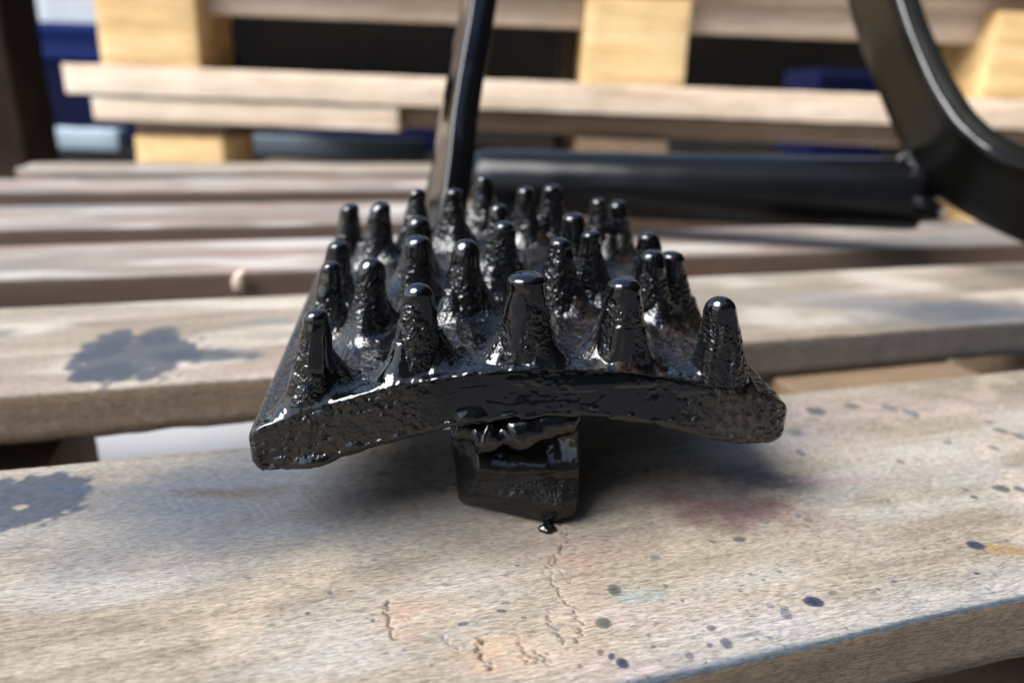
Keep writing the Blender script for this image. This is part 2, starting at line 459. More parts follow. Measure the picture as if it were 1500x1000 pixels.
def paint_board_front(PX, PY, yf):
    st = {}
    n = PX.shape[0]
    rgb, al, lay, blob, P3, out = stain_layer(PX, PY)
    # broad soft discolouring; around the lug also shade painted in
    m = sstep(.50, .72, fbm(P3 * [26, 60, 1], 4)); lay((.31, .26, .235), m * .25)
    m = sstep(.52, .74, fbm(P3 * [22, 70, 1] + 40, 4)); lay((.36, .36, .35), m * .35)
    m = sstep(.55, .75, fbm(P3 * [60, 90, 1] + 80, 3)); lay((.39, .32, .24), m * .35)
    blob(340, 735, 235, 70, (.095, .115, .145), .95, .75, 0, .45, 60)
    blob(170, 780, 150, 40, (.20, .20, .20), .40, .8, 0, .5, 60)
    blob(540, 750, 230, 58, (.085, .083, .082), .62, .8, 0, .5, 60)  # soot left of the lug and shade, painted as one dark patch
    blob(760, 790, 150, 30, (.15, .125, .11), .55, .8, 0, .5, 60)  # shade and soot below the lug in one brown tone
    blob(960, 720, 150, 40, (.10, .09, .09), .5, .8, 0, .5, 60)  # shade right of the lug painted into the colour
    blob(620, 690, 60, 45, (.16, .13, .10), .5, .7, 0, .3, 60)
    blob(345, 718, 75, 9, (.085, .065, .055), .85, .6, .02, .5, 160)
    blob(310, 745, 90, 7, (.10, .11, .14), .7, .6, .05, .5, 160)
    blob(420, 775, 80, 9, (.12, .13, .16), .6, .7, .05, .5, 160)
    blob(300, 710, 70, 6, (.12, .14, .18), .6, .6, .02, .5, 160)
    # dark blue-grey spill at the left
    blob(40, 731, 92, 37, (.045, .058, .085), .93, .10, 0, .30, 330)
    blob(105, 715, 38, 8, (.050, .070, .11), .85, .25, 0, .4, 300)
    blob(30, 742, 12, 4, (.34, .30, .22), .8, .4, 0, .5, 400)
    # reddish and orange rubbed wood
    blob(632, 893, 62, 24, (.46, .33, .24), .38, .5, .05, .45, 300)
    blob(590, 905, 30, 30, (.55, .33, .22), .4, .6, 0, .5, 300)
    blob(870, 862, 45, 22, (.46, .34, .26), .35, .5, .3, .5, 300)
    blob(835, 820, 40, 18, (.34, .22, .18), .5, .6, -.5, .5, 300)
    blob(880, 800, 60, 18, (.32, .22, .19), .45, .7, .0, .5, 200)
    blob(720, 955, 55, 26, (.58, .37, .22), .45, .5, 0, .5, 300)
    blob(800, 945, 80, 30, (.52, .40, .29), .45, .6, 0, .5, 300)
    blob(850, 905, 60, 26, (.52, .40, .29), .45, .6, 0, .5, 300)
    blob(960, 985, 130, 22, (.52, .42, .44), .45, .7, 0, .4, 120)
    blob(1030, 905, 160, 25, (.52, .45, .45), .35, .7, 0, .4, 120)
    blob(1060, 738, 95, 27, (.11, .045, .055), .75, .7, -.12, .6, 240)
    blob(1050, 722, 50, 12, (.22, .22, .20), .5, .7, -.1, .5, 240)
    blob(1110, 700, 75, 11, (.07, .08, .10), .65, .6, -.22, .5, 240)
    blob(1230, 705, 90, 6, (.35, .25, .24), .5, .6, 0, .5, 240)
    blob(1180, 620, 60, 30, (.40, .34, .33), .5, .7, 0, .5, 160)
    blob(1290, 598, 150, 14, (.50, .40, .38), .4, .7, 0, .5, 160)
    blob(938, 868, 40, 12, (.20, .38, .42), .32, .6, .12, .9, 420)
    blob(790, 900, 14, 5, (.12, .20, .26), .2, .5, 0, .5, 500)
    blob(812, 925, 8, 10, (.12, .20, .26), .25, .5, 0, .5, 500)
    blob(1480, 805, 40, 6, (.33, .20, .08), .85, .4, -.12, .5, 300)
    # wiped blue paint along the front edge
    e = PY - yf
    wob = (fbm(P3 * 90 + 9, 3) - .5)
    far = sstep(.045, .075, PX)
    m = (1 - sstep(.0006, .0018, e + wob * .0012)) * sstep(.03, .052, PX)
    lay((.022, .042, .062), m * .9)
    m = (1 - sstep(.002, .017, e + wob * .012)) * far
    lay((.32, .34, .37), m * .3)
    # splashes of black and blue paint, as they lie in the photograph
    K, G, B_ = (.030, .032, .036), (.12, .125, .115), (.028, .042, .085)
    for (x, y, rx, ry, c, s) in [
        (1191, 879, 14, 7, B_, .95), (885, 912, 12, 8, G, .9), (900, 864, 11, 8, G, .85), (912, 969, 10, 8, B_, .92),
        (896, 959, 6, 5, B_, .9), (1065, 940, 9, 7, (.09, .09, .13), .85), (1083, 789, 12, 4.5, G, .8), (1429, 797, 13, 5, B_, .9),
        (1467, 714, 13, 5, G, .85), (1220, 867, 9, 3.5, G, .75), (1128, 886, 7, 3, (.15, .16, .18), .7), (1152, 898, 8, 7, (.10, .12, .16), .7),
        (1149, 889, 6, 4, G, .6), (1042, 918, 7, 4.5, (.1, .1, .11), .8), (1040, 943, 6, 5, (.09, .09, .13), .8), (1010, 958, 7, 5, (.12, .1, .13), .7),
        (1195, 601, 16, 6, (.13, .13, .125), .75), (1247, 594, 12, 4.5, (.16, .16, .155), .7), (1302, 597, 9, 5, (.14, .15, .15), .7), (1334, 604, 9, 5, (.13, .13, .15), .75),
        (1165, 633, 14, 6, (.2, .2, .2), .6), (1467, 631, 11, 4, (.16, .16, .16), .7), (1496, 639, 9, 5, (.12, .12, .14), .75), (1388, 648, 6, 3, (.14, .14, .14), .7),
        (1457, 656, 7, 3, (.14, .14, .14), .7), (1319, 676, 5, 3, (.13, .13, .13), .7), (1172, 663, 6, 4, (.12, .12, .12), .7), (1120, 762, 9, 5, (.14, .14, .14), .7),
        (1184, 760, 8, 3.5, G, .7), (1495, 716, 9, 4, (.10, .10, .12), .8), (1427, 727, 5, 2, K, .8), (1432, 838, 5, 2, K, .85),
        (1415, 717, 5, 2, K, .6), (960, 816, 9, 3.5, G, .75), (1142, 836, 5, 3, G, .7), (1287, 861, 4, 2, K, .7), (1371, 910, 4, 2, K, .7), (1000, 880, 3, 2, K, .7),
        (734, 895, 9, 3, (.09, .095, .10), .85), (741, 883, 8, 2.5, (.12, .12, .12), .7), (680, 914, 9, 3.5, (.10, .12, .16), .75), (767, 905, 6, 3, (.11, .11, .11), .8),
        (652, 856, 8, 2.5, (.12, .13, .16), .7), (560, 692, 9, 3, (.05, .08, .08), .85), (648, 717, 5, 4, (.09, .09, .09), .6), (397, 915, 7, 3, (.13, .13, .13), .7),
        (483, 867, 5, 2.5, (.09, .1, .13), .8), (365, 846, 5, 2, (.1, .1, .1), .7), (337, 885, 6, 2, (.1, .1, .1), .6), (498, 908, 5, 2, (.1, .1, .1), .6),
        (975, 858, 4, 2, K, .6), (1240, 918, 3, 2, K, .6), (1110, 935, 4, 2, K, .5), (950, 929, 3, 3, K, .6), (880, 954, 5, 4, (.14, .05, .06), .7),
        (850, 974, 5, 4, (.14, .05, .06), .7), (957, 945, 4, 3, K, .6), (1095, 928, 20, 3, (.16, .17, .20), .5), (1128, 932, 6, 3, (.1, .11, .15), .7)]:
        blob(x, y, rx, ry, c, s, .14, .3 * math.sin(x), .34, 420)
        if rx > 9:      # thicker middle of the drop
            blob(x + 1, y + .5, rx * .6, ry * .6, tuple(v * .55 for v in c), s * .8, .5, 0, .5, 900)
    r2 = np.random.default_rng(3)
    for k in range(420):
        u = r2.random(); px = 380 + 1120 * u ** .8; py = 600 + 400 * r2.random()
        s = .5 + 2.3 * r2.random() ** 3
        g = .05 + .12 * r2.random()
        blob(px, py, s * 1.7, s, (g, g, g * 1.15), .35 + .5 * r2.random(), .3, 0, .3, 900)
    return out()

def cracks_height(PX, PY):
    """depth (m) of splits and torn fibre in the near board"""
    h = np.zeros(PX.shape[0])
    lines = [([(566, 880), (569, 897), (568, 912), (574, 922), (572, 936)], .0009, 1.5),
             ([(822, 762), (830, 790), (812, 822), (808, 842), (818, 868), (840, 890), (848, 915), (852, 940)], .0007, .9),
             ([(700, 936), (701, 952), (712, 966), (719, 978)], .0010, 1.6),
             ([(800, 895), (815, 920), (832, 941)], .0006, .8), ([(758, 925), (763, 944), (775, 955)], .0006, .8),
             ([(652, 930), (662, 944), (670, 956)], .0005, .8), ([(818, 835), (842, 858)], .0005, .7), ([(795, 841), (808, 812)], .0005, .7),
             ([(540, 905), (545, 910)], .0006, 1.0), ([(775, 960), (776, 973)], .0006, .9), ([(790, 950), (792, 968)], .0006, .9), ([(801, 955), (804, 970)], .0006, .9)]
    P3 = np.stack([PX, PY, np.zeros_like(PX)], 1)
    cell = np.floor(PY / .00055 + .8 * vnoise(P3 * [300, 0, 1])) * 7.31
    jit = (vnoise(np.stack([cell, cell * 0, cell * 0 + 3], 1)) - .5) * .0016 + (fbm(P3 * [200, 260, 1], 3) - .5) * .0022
    jit2 = (fbm(P3 * [900, 300, 1] + 50, 2) - .5) * .0006
    X, Y = PX + jit, PY + jit2
    lip = np.zeros_like(h); rag = sstep(.30, .62, fbm(P3 * [900, 500, 1] + 11, 3))
    for pts, dep, wd in lines:
        q = [loc2(*p) for p in pts]
        for a, b in zip(q[:-1], q[1:]):
            lo = np.minimum(a, b) - .004; hi = np.maximum(a, b) + .004
            s = (PX > lo[0]) & (PX < hi[0]) & (PY > lo[1]) & (PY < hi[1])
            if not s.any(): continue
            ab = b - a
            t = np.clip(((X[s] - a[0]) * ab[0] + (Y[s] - a[1]) * ab[1]) / (ab @ ab), 0, 1)
            dx, dy = X[s] - (a[0] + t * ab[0]), Y[s] - (a[1] + t * ab[1])
            d = np.hypot(dx, dy)
            w_ = .00011 * wd * (.7 + 1.3 * vnoise(P3[s] * 420 + 7))
            h[s] = np.maximum(h[s], dep * (1 - sstep(w_ * .5, w_ * 1.6, d)))
            lip[s] = np.maximum(lip[s], np.maximum(1 - sstep(w_ * 1.0, w_ * 2.2, d), .55 * rag[s] * (1 - sstep(w_ * 2, w_ * 7, d))))
    return h, lip

def board(x0, x1, n0, n1, m, seed, dense=None, stainf=None, front=None, label=None, ztop=0.0, cut=None, wane=0.0):
    """deck board: local x along, n across; dense=(xa,xb,step) region of fine grid"""
    if dense:
        xa, xb, st = dense
        xs = np.concatenate([np.linspace(x0, xa, 12)[:-1], np.arange(xa, xb, st), np.linspace(xb, x1, 12)])
        ns = np.linspace(0, 1, int((n1 - n0) / st) + 1)
    else:
        xs = np.linspace(x0, x1, 150); ns = np.linspace(0, 1, 26)
    r = 0.0014
    e = np.array([0, .07, .3, .7]) * r
    wdt = n1 - n0
    # top strip incl. rounded long edges, then the faces and the underside
    v_top = ns * (wdt - 2 * r) + r
    prof = [(0, -T + r)] + [(0, -T * k) for k in (.75, .5, .25)] + [(0, -r), (r * .12, -r * .5), (r * .4, -r * .18)]
    prof += [(v, 0) for v in v_top]
    prof += [(wdt - r * .4, -r * .18), (wdt - r * .12, -r * .5), (wdt, -r), (wdt, -T * .5), (wdt, -T + r), (wdt - r, -T), (r, -T)]
    prof = np.array(prof)
    nv = len(prof)
    X = np.repeat(xs[:, None], nv, 1)
    Y = n0 + np.repeat(prof[None, :, 0], len(xs), 0)
    Z = np.repeat(prof[None, :, 1], len(xs), 0) + ztop
    if front is not None:                       # front edge not quite straight
        off = front(xs)[:, None] - n0
        Y = Y + off * (1 - (prof[None, :, 0] / wdt))
    V = np.stack([X, Y, Z], -1).reshape(-1, 3)
    sp = np.repeat((prof[:, 0] == 0)[None], len(xs), 0).ravel() & (V[:, 2] < ztop - r * 1.2)
    V[:, 1] += (fbm(V * [9, 0, 0] + seed * 5.7, 3) - .5) * .0030
    V[:, 1] += np.where(sp, (fbm(V * [120, 300, 900] + seed, 3) - .5) * .0007, 0)
    V[:, 2] += (fbm(V * [12, 30, 0] + seed * 3.3, 3) - .5) * .0010
    top = V[:, 2] > ztop - r * .7
    V[:, 2] += np.where(V[:, 2] < ztop - T * .9, (fbm(V * [90, 90, 0] + seed, 3) - .5) * .0022, 0)
    yf = (front(V[:, 0]) if front is not None else n0)
    if stainf == 'front':
        c, lip = cracks_height(V[:, 0], V[:, 1])
        fine = (fbm(V * [420, 700, 0] + 3, 3) - .5) * .00022
        V[:, 2] += np.where(top, fine - c * .6 - lip * .00010 + .00022 * (fbm(V * [240, 900, 0] + 9, 3) - .5) * sstep(.0, .03, .06 - np.abs(V[:, 0] + .005)) * (V[:, 1] < .145), 0)
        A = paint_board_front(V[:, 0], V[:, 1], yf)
        k = (np.clip(lip, 0, 1) * .85 * (.45 + .55 * sstep(.25, .5, vnoise(np.stack([V[:, 0], V[:, 1], V[:, 1] * 0], 1) * 300 + 5))))[:, None]
        A = A * (1 - k) + np.array([.05, .035, .028, 1]) * k  # dark of the splits painted over their walls so these don't look lit
        A[~top, :3] = (.135, .094, .065); A[~top, 3] = .8
        # blue wipe catches the arris
        ar = (V[:, 2] > ztop - .0012) & (V[:, 2] <= ztop - r * .25) & (V[:, 0] > .04) & (V[:, 1] < n0 + .02)
        A[ar, :3] = (.022, .042, .062); A[ar, 3] = .85
    else:
        A = stainf(V[:, 0], V[:, 1], top) if stainf else np.zeros((len(V), 4))
    if cut: cut(V)
    F_ = capped(grid_faces(len(xs), nv, wrap_v=True, flip=True), len(xs), nv, True)
    b = mesh('deck_board', V, F_, m, pallet, attrs={'stain': A})
    if label: b['label'] = label
    return b

def front_edge(x):
    return .0942 + .0012 * ((x - .05) / .1) ** 2 * np.where(x > .05, .7, 1)
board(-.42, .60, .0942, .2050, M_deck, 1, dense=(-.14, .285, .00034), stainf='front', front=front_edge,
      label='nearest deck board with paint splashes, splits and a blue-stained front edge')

def stain2(PX, PY, top):
    rgb, al, lay, blob, P3, out = stain_layer(PX, PY)
    m = sstep(.5, .75, fbm(P3 * [18, 60, 1], 4)); lay((.27, .20, .175), m * .4)
    m = sstep(.45, .7, fbm(P3 * [18, 60, 1] + 30, 4)); lay((.44, .40, .34), m * .6)
    blue = (.055, .068, .092)
    blob(200, 522, 88, 32, blue, .92, .12, 0, .5, 260)
    blob(300, 520, 75, 10, blue, .9, .3, -.04, .3, 170)
    blob(155, 505, 30, 22, blue, .92, .14, 0, .5, 260)
    blob(235, 492, 30, 14, blue, .9, .3, .2, .3, 170)
    blob(160, 545, 48, 13, blue, .9, .3, 0, .3, 170)
    blob(0, 488, 26, 6, blue, .6, .6, 0, .3, 170)
    blob(395, 472, 40, 5, (.16, .17, .19), .6, .6, 0, .3, 170)
    blob(1380, 462, 130, 15, (.13, .135, .15), .85, .6, 0, .4, 90)  # soft darker grey-blue tone over the right end of the board
    blob(1460, 455, 110, 12, (.10, .11, .13), .8, .6, 0, .4, 90)
    blob(1230, 440, 90, 10, (.26, .25, .25), .6, .7, 0, .4, 90)
    A = out()
    side = ~top
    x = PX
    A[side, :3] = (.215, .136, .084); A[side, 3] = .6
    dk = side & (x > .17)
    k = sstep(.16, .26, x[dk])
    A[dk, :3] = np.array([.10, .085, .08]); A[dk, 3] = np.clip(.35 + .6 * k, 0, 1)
    return A
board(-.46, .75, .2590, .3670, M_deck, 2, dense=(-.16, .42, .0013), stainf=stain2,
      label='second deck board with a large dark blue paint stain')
def stain3(sd, pink=.4):
    def f(PX, PY, top):
        rgb, al, lay, blob, P3, out = stain_layer(PX, PY)
        m = sstep(.45, .7, fbm(P3 * [8, 60, 1] + sd, 4)); lay((.29, .185, .14), m * pink)
        m = sstep(.55, .7, fbm(P3 * [14, 60, 1] + sd * 2, 4)); lay((.12, .13, .15), m * .5)
        m = sstep(.55, .7, fbm(P3 * [14, 60, 1] + sd * 3, 4)); lay((.45, .44, .41), m * .6)
        A = out()
        A[~top, :3] = (.12, .07, .05); A[~top, 3] = .75
        return A
    return f
board(-.47, .62, .4200, .5080, M_deck2, 3, stainf=stain3(5, .35), label='third deck board, pinkish grey')
board(-.45, .60, .5640, .6670, M_deck2, 4, stainf=stain3(9), label='fourth deck board, pale with grey smears')
board(-.45, .34, .7480, .8440, M_deck2, 5, stainf=stain3(14), label='fifth deck board')
def cut6(V):      # far left corner sawn round
    x0, r = -.285, .05
    k = np.clip((x0 + r - V[:, 0]) / r, 0, 1)
    V[:, 1] += .035 * k ** 2 * (1 - sstep(.93, .99, V[:, 1]))
board(-.285, .34, .8950, .9980, M_deck, 6, stainf=stain3(21, .3), cut=cut6, label='farthest deck board with a rounded corner')
# stringers, blocks and bottom boards of the pallet
def part_box(nm, x0, x1, n0, n1, z0, z1, m, parent, seed=0, seg=.02, label=None, rough=.0006):
    V, F_ = box_grid(x1 - x0, n1 - n0, z1 - z0, seg, .0015, rough, seed)
    o = mesh(nm, V, F_, m, parent, loc=((x0 + x1) / 2, (n0 + n1) / 2, (z0 + z1) / 2))
    if label: o['label'] = label
    return o
for i, xa in enumerate((-.40, .20, .46)):
    xw = .092 if i != 1 else .10
    part_box('stringer_board', xa, xa + xw, .13, .99 if i == 0 else .66, -T - .0185, -T - .0005, M_under, pallet, 30 + i, .03)
for i, xa in enumerate((-.40, .20, .46)):
    for j, na in enumerate((.103, .306, .600, .893)):
        if i and j == 3 or (i == 1 and j == 0): continue
        part_box('block', xa + .001, xa + .089, na, na + .095, -.124, -T - .019, M_under if i != 1 else M_fresh, pallet, 40 + i * 5 + j, .03)
for j, na in enumerate((.101, .304, .598, .891)):
    part_box('bottom_board', -.40, .55, na, na + .1, -.1405, -.1245, M_brown, pallet, 60 + j, .03)
q = ray(50, 672); q_t = .268 / (q[:2] @ UN); xr = q_t * (q[:2] @ UX)
part_box('block', xr - .10, xr, .268, .345, -.1405, -T - .0185, M_under, pallet, 77, .03)
del i, j

# ------------------------------------------------------------------ the spiked tool
L_ = np.array([-0.12195341, 0.99027889, 0.06689604])          # along the plate, away from the camera
W0 = np.array([L_[1], -L_[0], 0]); W0 /= np.linalg.norm(W0)
N0 = np.cross(W0, L_)
tt = math.radians(2.0)
W_ = math.cos(tt) * W0 + math.sin(tt) * N0
N_ = np.cross(W_, L_)
O_ = np.array([0.00171526, 0.15556213, -0.00020069])
tool = thing('spiked_steel_tool', 'glossy black steel frame with a curved plate of blunt spikes, lying on the pallet', 'tool', tuple(O_))
R_MAT = np.stack([W_, L_, N_], 1)                # columns: tool x (across), y (along), z (up)
tool.matrix_world = Matrix.Translation(Vector(O_)) @ Matrix([list(r) for r in R_MAT]).to_4x4()
def tl(p):                                       # world -> tool coordinates
    return (np.asarray(p) - O_) @ R_MAT
RAD, CX, CT = 0.15899, 0.0035, -0.11779
LEN = 0.122
THK = 0.0131

SP = [  # base (angle deg, along m), height, tip radius, base radius, lean across, drip side
]
def tip_hit(px, py, h):
    r = ray(px, py) @ R_MAT; p = tl(CAMP)
    a = np.array([p[0] - CX, p[2] - CT - h]); d = np.array([r[0], r[2]])
    A, B, C_ = d @ d, 2 * a @ d, a @ a - RAD * RAD
    t = (-B - math.sqrt(B * B - 4 * A * C_)) / (2 * A)
    q = p + r * t
    return q[0], q[1]
tips = [(462, 452, 1.0), (612, 412, 1.0), (771, 397, 1.05), (914, 404, 1.0), (1057, 433, 1.0), (485, 377, .9), (543, 374, 1.08), (682, 349, 1.06),
        (820, 346, 1.04), (955, 363, .95), (985, 362, .88), (495, 347, .85), (613, 343, 1.0), (738, 322, 1.0), (866, 336, 1.0), (950, 335, .95),
        (612, 314, .85), (730, 297, .9), (840, 310, .8), (512, 294, .95), (557, 293, 1.0), (665, 275, 1.0), (770, 272, 1.0), (876, 287, .92),
        (905, 290, .9), (612, 274, .85), (709, 256, 1.0), (808, 269, .85)]
spikes = []
rs = np.random.default_rng(11)
for k, (px, py, sc) in enumerate(tips):
    H_ = .0205
    u, l = tip_hit(px, py, H_)
    base_u = u + (u - CX) * .06 + rs.normal() * .0003
    spikes.append(dict(u=u, bu=base_u, l=l, bl=l + .0012, h=H_ + (.0011 if k in (0, 4) else .0003), k=k))
def top_z(u):
    return CT + np.sqrt(np.maximum(RAD ** 2 - (u - CX) ** 2, 1e-9))

# --- plate: profile loops swept across the width
AM = 23.35
nc = 430
ang = np.radians(np.linspace(-AM, AM, nc))
rr = .0017
def seglin(a, b, n): return [tuple(np.array(a) + (np.array(b) - np.array(a)) * t) for t in np.linspace(0, 1, n, endpoint=False)]
def arc(c, r, a0, a1, n): return [(c[0] + r * math.cos(a), c[1] + r * math.sin(a)) for a in np.linspace(a0, a1, n, endpoint=False)]
loop = []
hp = math.pi / 2
loop += arc((LEN - rr, -rr), rr, 0, hp, 5)
loop += [(LEN - rr - (LEN - 2 * rr) * (t ** .8), 0) for t in np.linspace(0, 1, 300, endpoint=False)]
loop += arc((rr, -rr), rr, hp, 2 * hp, 9)
loop += seglin((0, -rr), (0, -THK + .002), 40)
loop += arc((.002, -THK + .002), .002, 2 * hp, 3 * hp, 6)
loop += seglin((.002, -THK), (LEN - .002, -THK), 40)
loop += arc((LEN - .002, -THK + .002), .002, 3 * hp, 4 * hp, 5)
loop += seglin((LEN, -THK + .002), (LEN, -rr), 6)
loop = np.array(loop)
nl = len(loop)
# ends: shrink the loop to round them
ew = (np.radians(AM) - np.abs(ang)) * RAD
re = .0028
ins = np.where(ew < re, re - np.sqrt(np.maximum(re ** 2 - (re - ew) ** 2, 0)), 0)
cl = np.array([LEN / 2, -THK / 2])
A_ = np.repeat(ang[:, None], nl, 1)
Ll = np.repeat(loop[None, :, 0], nc, 0)
Tt = np.repeat(loop[None, :, 1], nc, 0)
Ll = cl[0] + (Ll - cl[0]) * (1 - ins[:, None] / (LEN / 2))
Tt = cl[1] + (Tt - cl[1]) * (1 - ins[:, None] / (THK / 2))
# thinner, cut-back lower corner at both ends
endk = sstep(.0, .016, ew)[:, None]
Tt = np.where(Tt < -THK * .5, Tt + (1 - endk) * .0 * ((-Tt / THK) - .5) * 2, Tt)
rad = RAD + Tt
upr = (1 - sstep(.0, .020, ew))[:, None]
U = CX + (RAD + Tt * (1 - upr)) * np.sin(A_)
U = CX + RAD * np.sin(A_)
topc = CT + RAD * np.cos(A_)
botz = np.interp(U * 1e3, [-60, -57.4, -46, -38.6, -27, -15, 0, 15.6, 22, 32, 42, 55, 62.8, 66.5], [19.3, 17.9, 17.7, 20.2, 23.6, 26.2, 27.9, 27.6, 26.7, 24.8, 21.6, 17.8, 17.8, 19.6]) * 1e-3
Zz = topc + Tt / THK * (topc - botz)
V = np.stack([U, Ll, Zz], -1).reshape(-1, 3)
Tf, Lf, Af = Tt.ravel(), Ll.ravel(), A_.ravel()
istop = Tf > -rr * 1.01
topw = sstep(-rr, -rr * .2, Tf)
# fillets that run up to each spike
lift = np.zeros(len(V)); near = np.zeros(len(V))
for s in spikes:
    dx, dy = V[:, 0] - s['bu'], V[:, 1] - s['bl']
    # irregular, wider to the sides, as poured
    sel = (np.abs(dx) < .014) & (np.abs(dy) < .014) & (Tf > -.004)
    d = np.hypot(dx[sel], dy[sel] * 1.0)
    ph = np.arctan2(dy[sel], dx[sel])
    rf = .0113 + .0012 * np.sin(ph * 2 + s['k']) + .0009 * np.sin(ph * 3 + 2.1 * s['k'])
    q = np.clip((rf - d) / .0048, 0, 1.5)
    lift[sel] = np.maximum(lift[sel], q ** 2.2 * .0034)
    near[sel] = np.maximum(near[sel], np.clip(q * 1.6, 0, 1))
edge_fade = sstep(.0, .004, Lf) * sstep(-.0030, -.0003, Tf)
V[:, 2] += lift * np.where(Lf < .006, edge_fade, topw)
nx, nz = np.sin(Af), np.cos(Af)
P = V.copy()
# cast skin
lum = (fbm(P * 420, 3) - .5)
lum2 = (fbm(P * 110 + 7, 3) - .5)
streak = (fbm(P * [520, 120, 300] + 3, 3) - .5)
ftop = topw * (lum * .00060 + lum2 * .0010 + streak * .00055 + (fbm(P * 900, 2) - .5) * .00022)
V[:, 0] += nx * ftop; V[:, 2] += nz * ftop
front = (Lf < .0025) & (Tf < -rr * .4)
fr = np.where(front, 1 - sstep(.0, .0025, Lf), 0)
pits = np.maximum(sstep(.60, .72, vnoise(P * [620, 0, 760] + 21)), .7 * sstep(.62, .72, vnoise(P * [1000, 0, 1200] + 91))) * sstep(.35, .55, fbm(P * [90, 0, 110] + 2, 2))
rough_r = sstep(.038, .050, P[:, 0]) + (1 - sstep(-.030, -.012, P[:, 0])) * .45
frw = np.clip((RAD * 0 + -Tf) / THK, 0, 1)                          # 0 at the top edge, 1 at the bottom
mid = sstep(-.030, -.012, P[:, 0]) * (1 - sstep(.034, .050, P[:, 0]))
isl = sstep(.50, .56, fbm(P * [110, 0, 260] + 61, 2) + .10 * (1 - sstep(.1, .35, frw)))
V[:, 1] += fr * (mid * (1 - frw) * .0024 + mid * isl * .00006)
V[:, 1] += fr * ((fbm(P * [60, 0, 90] + 4, 2) - .5) * -.0009 + pits * (.00050 - .00028 * mid)
                 + (fbm(P * [700, 0, 700], 3) - .5) * .00055 * rough_r)
# paint runs and swellings on the front face: (px,py, rx, rz mm, height mm)
pool_x = np.zeros(len(V))
for (px, py, rx, rz, hh) in [(460, 678, 4.2, 1.9, 1.3), (392, 678, 1.5, 1.4, -.5), (690, 612, 3.0, 1.5, 1.0), (745, 610, 1.6, .8, .5), (778, 612, 2.2, .9, .5),
                             (585, 640, 1.6, .8, .6), (520, 655, 2.5, 1.2, .6), (860, 568, 9, 1.5, .35), (950, 562, 8, 1.3, .35), (780, 562, 6, 1.2, .3), (1010, 570, 5, 1.5, .35),
                             (1100, 625, 7, 3.5, .5), (895, 615, .8, .6, .5), (925, 610, .7, .6, .5), (955, 620, .8, .6, .5), (985, 616, .7, .6, .5), (1020, 614, .9, .7, .6),
                             (870, 598, .9, .5, .4), (1030, 640, .8, .6, .4), (560, 610, .6, .5, .4)]:
    r = ray(px, py) @ R_MAT; p0 = tl(CAMP); t = -p0[1] / r[1]; q = p0 + r * t
    g = np.exp(-(((P[:, 0] - q[0]) / (rx * 1e-3)) ** 2 + ((P[:, 2] - q[2]) / (rz * 1e-3)) ** 2) ** 1.6)
    V[:, 1] -= fr * g * hh * 1e-3
    pool_x = np.maximum(pool_x, g * 1.1)
# ragged lower arris
V[:, 2] += np.where(Tf < -THK + .0022, np.clip(ew / .006, 0, 1).repeat(nl) * (fbm(P * [330, 60, 0] + 5, 3) - .5) * .0011, 0) * (1 - sstep(.004, .01, Lf))
V[:, 1] += np.where(np.abs(Tf + rr * .3) < rr * .6, (fbm(P * [420, 0, 0] + 8, 3) - .5) * .0005, 0) * (1 - sstep(.002, .004, Lf))
# how much the paint has pooled
pool = .0 + .85 * sstep(.54, .66, fbm(P * 110 + 31, 3))
band = sstep(-.004, -.0005, -np.abs(Lf - .0032) + .0015 * (fbm(P * 160, 2) - .5) * 2)
pool = np.where(istop, np.maximum(pool * (1 - .3 * near), (1 - sstep(.0035, .006, Lf)) * .9), pool)
pf = .25 + .75 * sstep(-.026, -.008, P[:, 0]) * (1 - sstep(.036, .046, P[:, 0] + .004 * (fbm(P * 200, 2) - .5)))
pool = np.where(fr > .2, np.maximum(pf, pool_x), pool)
pool = np.clip(pool, 0, 1)
F_ = capped(grid_faces(nc, nl, wrap_v=True, flip=True), nc, nl, True)
dry = fr * sstep(.040, .052, P[:, 0]) * .9 + topw * sstep(.040, .055, P[:, 0]) * .6 + topw * sstep(.012, .02, P[:, 0]) * sstep(.5, .62, fbm(P * 120 + 77, 2)) * .7
dry = np.maximum(dry, np.exp(-(((P[:, 0] - .0625) / .004) ** 2 + ((P[:, 2] - .0185) / .0022) ** 2)) * 1.6 * (Lf < .004))
dry = np.clip(dry + fr * .25 * (1 - sstep(-.03, -.01, P[:, 0])), 0, 1.5)
plate = mesh('curved_plate', V, F_, M_paint, tool, attrs={'pool': pool, 'dry': dry})

